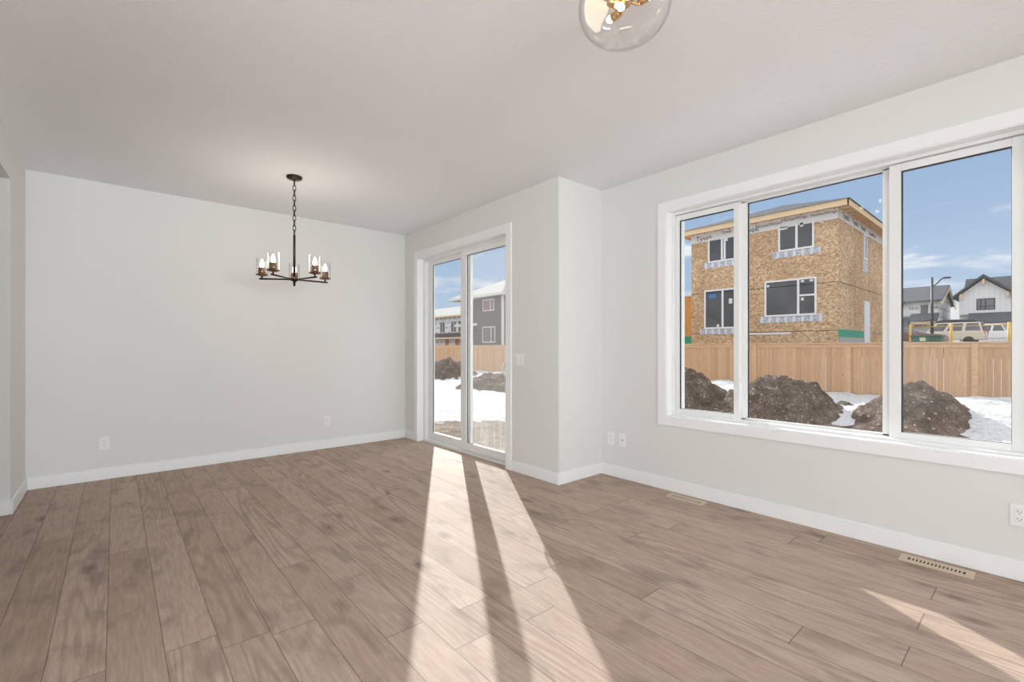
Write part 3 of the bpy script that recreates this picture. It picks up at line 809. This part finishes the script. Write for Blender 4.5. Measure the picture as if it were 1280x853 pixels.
def taped(face, plane, a0, a1, z):
    b = MB()
    if face == 'X':
        b.box(plane-.012, plane, a0-.22, a1+.22, z-.26, z)
        b.box(plane-.02, plane, a0-.22, a0-.02, z, z+.03); b.box(plane-.02, plane, a1+.02, a1+.22, z, z+.03)
    else: b.box(a0-.08, a1+.08, plane-.012, plane, z-.55, z)
    return b.build('flashing_tape', TAPE, hs)
WH = plain('white_window_vinyl', (.82,.82,.84), .4)
for (a1, a0, z1, z0, ml, hb) in ((7.684, 6.313, 6.62, 5.39, (6.97,), ()), (8.241, 6.227, 4.17, 2.58, (6.905,), ((3.43, 6.227, 6.905),)),
                                (10.83, 9.30, 6.55, 5.35, (10.15, 10.02), ()), (11.02, 9.30, 4.03, 2.13, (10.12,), ())):
    house_window(hs, 'X', HX, a0, a1, z0, z1, ml, WH, .075, hbars=hb)
    taped('X', HX, a0, a1, z0)
BLUE = plain('blue_sticker', (.08,.20,.50), .5); PAPER = plain('paper_sticker', (.75,.77,.75), .5)
for (y, z, w_, h_, mt) in ((10.62, 3.72, .34, .20, BLUE), (9.75, 3.42, .16, .24, PAPER), (10.35, 2.28, .12, .12, PAPER), (8.10, 3.95, .10, .10, PAPER), (6.75, 4.03, .13, .09, PAPER), (6.42, 4.03, .13, .09, PAPER),
                         (6.75, 3.27, .11, .12, PAPER), (7.48, 6.40, .30, .13, PAPER), (6.78, 6.42, .12, .16, PAPER), (9.95, 6.35, .14, .14, PAPER)):
    MB().box(HX-.012, HX-.006, y-w_/2, y+w_/2, z-h_/2, z+h_/2).build('window_sticker', mt, hs)
house_window(hs, 'Y', HY0, 25.85, 26.45, 5.25, 6.42, (), WH, .08, pane=plain('sky_lit_pane', (.30,.36,.50), .08, spec=.6))  # sky tone of this pane is painted into its base colour
taped('Y', HY0, 25.85, 26.45, 5.25)
b = MB(); b.box(25.95, 26.9, HY0-.03, HY0, 1.4, 3.36); o = b.build('side_door', plain('white_door', (.78,.80,.86), .5), hs)
b = MB(); b.box(22.0, 25.9, HY0-.012, HY0, 1.66, 1.97); b.build('green_membrane', GREENWRAP, hs)
MB().box(HX-.015, HX, 7.2, 9.2, 1.80, 1.88).build('ledger_strip', plain('pale_strip', (.80,.76,.76), .6), hs)
# --- neighbour under construction, further left
NX = 31
h2 = empty('house_under_construction', (NX+5, 19.4, 1), 'orange sheathed house edge past the left end of the unfinished house', 'house')
MB().box(NX, NX+9, 16.35, 23, 1.75, 4.86).build('wall', plain('orange_sheathing', (.62,.30,.085), .8, var=.15, scale=3), h2)
MB().box(NX-.02, NX+9, 16.33, 23, 1.1, 2.02).build('green_membrane', GREENWRAP, h2)
MB().box(NX-.05, NX+9.05, 16.3, 23.05, 4.86, 4.93).build('top_plate', SPRUCE, h2)
# --- dark grey finished house seen through the patio door
SID = m_siding('dark_grey_siding', (.105,.10,.10), (.06,.057,.057), .18)
GX0 = 28
h3 = empty('house', (GX0+5, 38.4, 1), 'dark grey two-storey house with white windows, seen through the glass door', 'house')
MB().box(GX0, GX0+11, 33.9, 38.0, .9, 6.38).box(GX0+1.0, GX0+11, 38.0, 42.4, .9, 6.38).build('wall', SID, h3)
hip_roof(GX0-.5, GX0+11.5, 33.4, 42.5, 6.50, 2.1).build('roof', SHINGLE_GREY, h3)
WHT = plain('white_fascia', (.74,.74,.73), .5)
MB().box(GX0-.52, GX0+11.5, 33.38, 42.5, 6.24, 6.50).build('fascia', WHT, h3)
b = MB(); b.box(GX0-.02, GX0, 33.9, 34.06, .9, 6.24); b.box(GX0-.01, GX0+.2, 33.88, 33.9, .9, 6.24); b.build('corner_trim', WHT, h3)
house_window(h3, 'X', GX0, 35.15, 37.0, 4.85, 6.02, (35.75,), WHT, .09, pane=plain('mauve_pane', (.22,.12,.16), .1))
house_window(h3, 'X', GX0, 35.0, 37.05, 1.72, 3.30, (35.65,), WHT, .09, pane=plain('dull_pane', (.11,.11,.11), .1))
house_window(h3, 'Y', 33.9, GX0+1.2, GX0+2.6, 4.85, 6.0, (), WHT, .09)
MB().box(GX0+.3, GX0+1.1, 38.0, 42.6, 3.5, 3.75).build('porch_roof', WHT, h3)
MB().box(GX0+.9, GX0+1.0, 40.6, 41.6, 1.0, 3.0).build('door', plain('pale_door', (.62,.66,.72), .5), h3)
MB().lathe([(0,0), (.05,0), (.05,.5), (0,.5)], (GX0+1.7, 37.4, 7.0), 8).build('vent_pipe', SLOT, h3)
# --- wrapped row houses further out
h4 = empty('row_house', (47, 66, 1), 'white wrapped row house with light grey roof, seen through the left door pane', 'house')
MB().box(42, 52, 58, 76, .9, 6.4).build('wall', m_wrap('row_wrap', .75, (1.2, 1, 1.0)), h4)
m = MB(); m.prism([(41.4, 6.4), (47, 8.65), (52.6, 6.4)], 'Y', 57.5, 76.5); m.build('roof', SHINGLE_GREY, h4)
MB().box(41.35, 41.45, 57.5, 76.5, 6.25, 6.5).build('fascia', SPRUCE, h4)
for y, z0, z1 in ((62.6, 3.7, 5.6), (60.5, 3.7, 5.6), (66.0, 3.7, 5.6)): house_window(h4, 'X', 42, y, y+1.6, z0, z1, (y+.8,), WHT, .1)
MB().box(41.2, 42, 58, 76, 2.9, 3.6).build('balcony_band', plain('dark_band', (.10,.085,.085), .8), h4)
MB().box(41.1, 41.9, 58, 76, 2.65, 2.9).build('beam', SPRUCE, h4)
ORG = plain('orange_sheathing_panel', (.60,.20,.06), .7)
for y in (60.2, 61.9, 64.9): MB().box(41.9, 42, y, y+.9, 1.1, 2.6).build('porch_panel', ORG, h4)
b = MB(); b.box(44.3, 44.5, 63.9, 64.1, 7.2, 8.4); b.build('vent_pipe', SLOT, h4)
# --- wrapped house behind the lamp post (right pane)
RX, RYS = 70.0, 8.05
h5 = empty('row_house', (75, 14, 1.3), 'white wrapped house with charcoal gable roof behind the lamp post', 'house')
WR5 = m_wrap('house_wrap_far', .8, (.9, 1, .8))
m = MB(); m.box(RX, RX+10.6, RYS, RYS+14, 1.0, 6.70); m.prism([(RX, 6.70), (RX+5.3, 8.55), (RX+10.6, 6.70)], 'Y', RYS, RYS+14); m.build('wall', WR5, h5)
m = MB(); m.prism([(RX-.6, 6.58), (RX+5.3, 8.72), (RX+11.2, 6.58), (RX+11.2, 6.42), (RX+5.3, 8.50), (RX-.6, 6.42)], 'Y', RYS-.45, RYS+14.3); m.build('roof', SHINGLE, h5)
m = MB(); m.prism([(RX-.55, 6.40), (RX+5.3, 8.48), (RX+11.15, 6.40), (RX+11.15, 6.05), (RX+5.3, 8.12), (RX-.55, 6.05)], 'Y', RYS-.48, RYS-.36); m.build('barge_board', SPRUCE, h5)
m = MB(); m.prism([(11.6, 6.45), (14.0, 7.9), (16.4, 6.45)], 'X', RX-1.2, RX+3); m.build('front_gable', SPRUCE, h5)
m = MB(); m.prism([(11.0, 6.35), (14.0, 8.15), (17.0, 6.35), (17.0, 6.15), (14.0, 7.95), (11.0, 6.15)], 'X', RX-1.5, RX+4); m.build('gable_roof', SHINGLE, h5)
m = MB(); m.prism([(RX-3.2, 3.1), (RX-3.2, 3.25), (RX, 4.75), (RX, 4.5)], 'Y', 10.3, 18); m.build('garage_roof', SHINGLE, h5)
m = MB(); m.prism([(RX-1.6, 4.15), (RX-1.6, 4.3), (RX, 5.15), (RX, 4.9)], 'Y', 7.9, 10.3); m.build('porch_roof', SHINGLE, h5)
MB().box(RX-1.5, RX-1.3, 8.0, 10.2, 3.85, 4.15).box(RX-1.5, RX-1.3, 8.0, 8.2, 1, 3.9).box(RX-1.5, RX-1.3, 10.0, 10.2, 1, 3.9).build('porch_post', SPRUCE, h5)
MB().box(RX-2.9, RX, 10.4, 17.9, 1, 3.1).build('garage_wall', WRAPPLAIN, h5)
for y in (8.75, 11.6): house_window(h5, 'X', RX, y, y+.85, 5.0, 6.2, (), WHT, .1)
MB().box(RX+.6, RX+6, RYS-.3, RYS, 3.7, 3.95).build('green_membrane', GREENWRAP, h5)
# --- white gabled house
QX = 72.0
h6 = empty('house', (77, 4.5, 1.3), 'white board house with charcoal gable roof and black window', 'house')
WB = m_siding('white_board_siding', (.80,.81,.84), (.66,.67,.70), .4, 1)
m = MB(); m.prism([(2.55, 4.9), (6.50, 4.9), (6.50, 7.05), (4.55, 8.75), (2.55, 7.05)], 'X', QX, QX+9); m.build('wall', WB, h6)
m = MB(); m.box(QX+.5, QX+10, -4, 6.5, 1, 5.0); m.build('lower_wall', WB, h6)
m = MB(); m.prism([(2.0, 6.75), (4.55, 8.95), (7.0, 6.75), (7.0, 7.0), (4.55, 9.25), (2.0, 7.0)], 'X', QX-.5, QX+7); m.build('gable_roof', SHINGLE, h6)
m = MB(); m.prism([(QX+1.5, 6.6), (QX+5.6, 9.45), (QX+9.8, 6.6)], 'Y', -5, 6.4); m.build('roof', SHINGLE, h6)
m = MB(); m.prism([(QX-2.6, 3.75), (QX-2.6, 3.9), (QX, 5.05), (QX, 4.7)], 'Y', -4, 5.7); m.build('lower_roof', SHINGLE, h6)
MB().box(QX-2.62, QX-2.5, -4, 5.7, 3.6, 3.78).build('fascia', plain('beige_fascia', (.62,.55,.42), .6), h6)
MB().box(QX-2.2, QX, -4, 5.4, 1, 3.65).build('garage_wall', WB, h6)
house_window(h6, 'X', QX, 3.68, 5.12, 5.35, 6.60, (4.42, 4.78), plain('black_frame', (.025,.025,.03), .5), .09, pane=plain('grey_pane', (.20,.20,.21), .1), hbars=((5.75, 3.68, 5.12),))
for y, z in ((4.55, 8.15), (6.32, 6.65), (2.75, 6.65)): MB().box(QX-.4, QX, y-.1, y+.1, z, z+.55).build('bracket', SPRUCE, h6)

# ---------------------------------------------------------------- street lamp
LX, LY = 53.0, 53*.1216
lp = empty('street_lamp', (LX, LY, 1.2), 'tall black street lamp with curved arm behind the fence', 'street lamp')
BLK = plain('black_steel', (.02,.02,.025), .5)
MB().tube([(LX, LY, 1.0), (LX, LY, 7.25)], [.12, .08], 12).build('pole', BLK, lp)
MB().tube([(LX, LY, 6.4), (LX+.1, LY-.35, 6.75), (LX+.15, LY-.55, 7.05), (LX+.15, LY-.75, 7.12)], .05, 8).build('arm', BLK, lp)
MB().box(LX+.02, LX+.3, LY-1.15, LY-.7, 7.06, 7.18).build('lamp_head', BLK, lp)

# ---------------------------------------------------------------- vehicles parked on the street
TYRE = plain('tyre_rubber', (.02,.02,.02), .8); CARGL = plain('car_glass', (.10,.105,.115), .05, spec=.7); RED = plain('red_lamp', (.5,.03,.02), .3)
def vehicle(name, ox, oy, rz, body_mat, label, cat, body, cabin, wheels, width, extra=None):
    r = empty(name, (0, 0, 0), label, cat)
    m = MB(); m.prism(body, 'Y', -width/2, width/2); m.build('body', body_mat, r, bevel=.06, segs=3)
    m = MB()
    (x0, x1, x2, x3, z0, z1) = cabin
    wi = width/2-.02; wt = width/2-.16
    m.add([(x0,-wi,z0),(x3,-wi,z0),(x3,wi,z0),(x0,wi,z0),(x1,-wt,z1),(x2,-wt,z1),(x2,wt,z1),(x1,wt,z1)], [(0,1,5,4),(1,2,6,5),(2,3,7,6),(3,0,4,7),(4,5,6,7),(0,3,2,1)])
    m.build('cabin', body_mat, r, bevel=.05, segs=3)
    # glass set into the four cabin sides
    def quad(a, b_, c, d_, inset, out, nm):
        P = [Vector(q) for q in (a, b_, c, d_)]; ce = sum(P, Vector())/4; nn = (P[1]-P[0]).cross(P[3]-P[0]).normalized()
        if nn.dot(ce-Vector(((x0+x3)/2, 0, (z0+z1)/2))) < 0: nn = -nn
        Q = [ce+(p-ce)*inset for p in P]
        g_ = MB(); g_.add([q+nn*out for q in Q]+[q-nn*.02 for q in Q], [(0,1,2,3),(7,6,5,4),(0,4,5,1),(1,5,6,2),(2,6,7,3),(3,7,4,0)])
        g_.build(nm, CARGL, r)
    for s_ in (-1, 1):
        nwin = 3 if (x2-x1) > 1.9 else 2
        for i in range(nwin):
            f0, f1 = i/nwin, (i+1)/nwin
            quad((x0+(x3-x0)*f0, s_*wi, z0), (x0+(x3-x0)*f1, s_*wi, z0), (x1+(x2-x1)*f1, s_*wt, z1), (x1+(x2-x1)*f0, s_*wt, z1), .80, .012, 'side_window')
    quad((x3,-wi,z0), (x3,wi,z0), (x2,wt,z1), (x2,-wt,z1), .84, .012, 'windshield'); quad((x0,-wi,z0), (x0,wi,z0), (x1,wt,z1), (x1,-wt,z1), .82, .012, 'rear_window')
    for x in wheels:
        for s_ in (-1, 1):
            MB().lathe([(0, -.11), (.2, -.11), (.34, -.1), (.36, 0), (.34, .1), (.2, .11), (0, .11)], (x, s_*(width/2-.1), .36), 20, 'Y').build('wheel', TYRE, r)
    xr = min(p[0] for p in body)
    for s_ in (-1, 1): MB().box(xr-.02, xr+.05, s_*(width/2-.2)-.1, s_*(width/2-.2)+.1, .85, 1.25).build('tail_light', RED, r)
    if extra: extra(r)
    r.location = (ox, oy, far_z(ox, oy)-.03); r.rotation_euler = (0, 0, rz)
    return r
CREAM = plain('cream_car_paint', (.70,.62,.52), .3, coat=.4); WHITEP = plain('white_car_paint', (.82,.82,.82), .25, coat=.4); MAROON = plain('maroon_car_paint', (.14,.03,.035), .3, coat=.4)
SUVB = [(-2.35,.4), (-2.4,1.0), (-2.3,1.12), (1.2,1.12), (2.25,1.02), (2.4,.8), (2.4,.4)]
def roofbox(r):
    m = MB(); n = 10
    m.prism([(-1.9,1.93), (-1.95,2.02), (-1.6,2.17), (.2,2.20), (.75,2.08), (.8,1.95)], 'Y', -.5, .5); m.build('roof_box', plain('black_roof_box', (.03,.03,.032), .5), r, bevel=.05, segs=3)
    MB().box(-1.7, .6, -.62, -.58, 1.86, 1.94).box(-1.7, .6, .58, .62, 1.86, 1.94).build('roof_rail', BLK, r)
vehicle('suv', 56.0, 5.75, math.radians(86), CREAM, 'cream SUV with a black roof box parked past the fence', 'car', SUVB, (-2.3, -2.1, .55, 1.3, 1.10, 1.90), (-1.45, 1.45), 1.9, roofbox)
PKB = [(-2.7,.5), (-2.75,1.15), (-.4,1.15), (1.3,1.15), (2.5,1.08), (2.7,.85), (2.7,.5)]
vehicle('pickup_truck', 63.0, 3.0, math.radians(92), WHITEP, 'white pickup truck in front of the white gabled house', 'truck', PKB, (-.5, -.2, .9, 1.45, 1.13, 1.82), (-1.7, 1.7), 1.95)
SEDAN = [(-2.2,.35), (-2.3,.8), (-2.1,.95), (1.0,.95), (2.1,.86), (2.3,.65), (2.3,.35)]
vehicle('car', 48.0, 7.3, math.radians(-92), MAROON, 'dark maroon car parked below the wrapped house', 'car', SEDAN, (-1.9, -1.2, .25, 1.15, .94, 1.42), (-1.4, 1.4), 1.8)
# green utility box
UX, UY = 24.5, 3.27
ub = empty('utility_box', (UX, UY, far_z(UX, UY)), 'green metal utility cabinet just behind the fence', 'utility cabinet')
GRN = plain('green_cabinet_paint', (.035,.13,.075), .5)
MB().box(UX, UX+.8, UY-.55, UY+.35, .8, 1.66).build('cabinet', GRN, ub, bevel=.02)
MB().box(UX-.03, UX+.83, UY-.58, UY+.38, 1.66, 1.72).build('lid', GRN, ub, bevel=.01)
MB().box(UX-.008, UX, UY-.1, UY+.08, 1.48, 1.62).build('warning_label', plain('pale_label', (.75,.74,.55), .5), ub)
# yellow site barrier
YEL = plain('yellow_paint', (.72,.45,.06), .5)
bx_ = 29.0
br_ = empty('site_barrier', (bx_, 3, far_z(bx_, 3)), 'yellow post-and-rail site barrier standing in front of the parked vehicles', 'barrier')
for yy in (4.32, 2.87, 1.07): MB().tube([(bx_, yy, .9), (bx_, yy, 2.32)], .05, 8).build('post', YEL, br_)
MB().tube([(bx_, 4.32, 2.2), (bx_, 1.07, 2.2)], .02, 6).build('rail', YEL, br_)
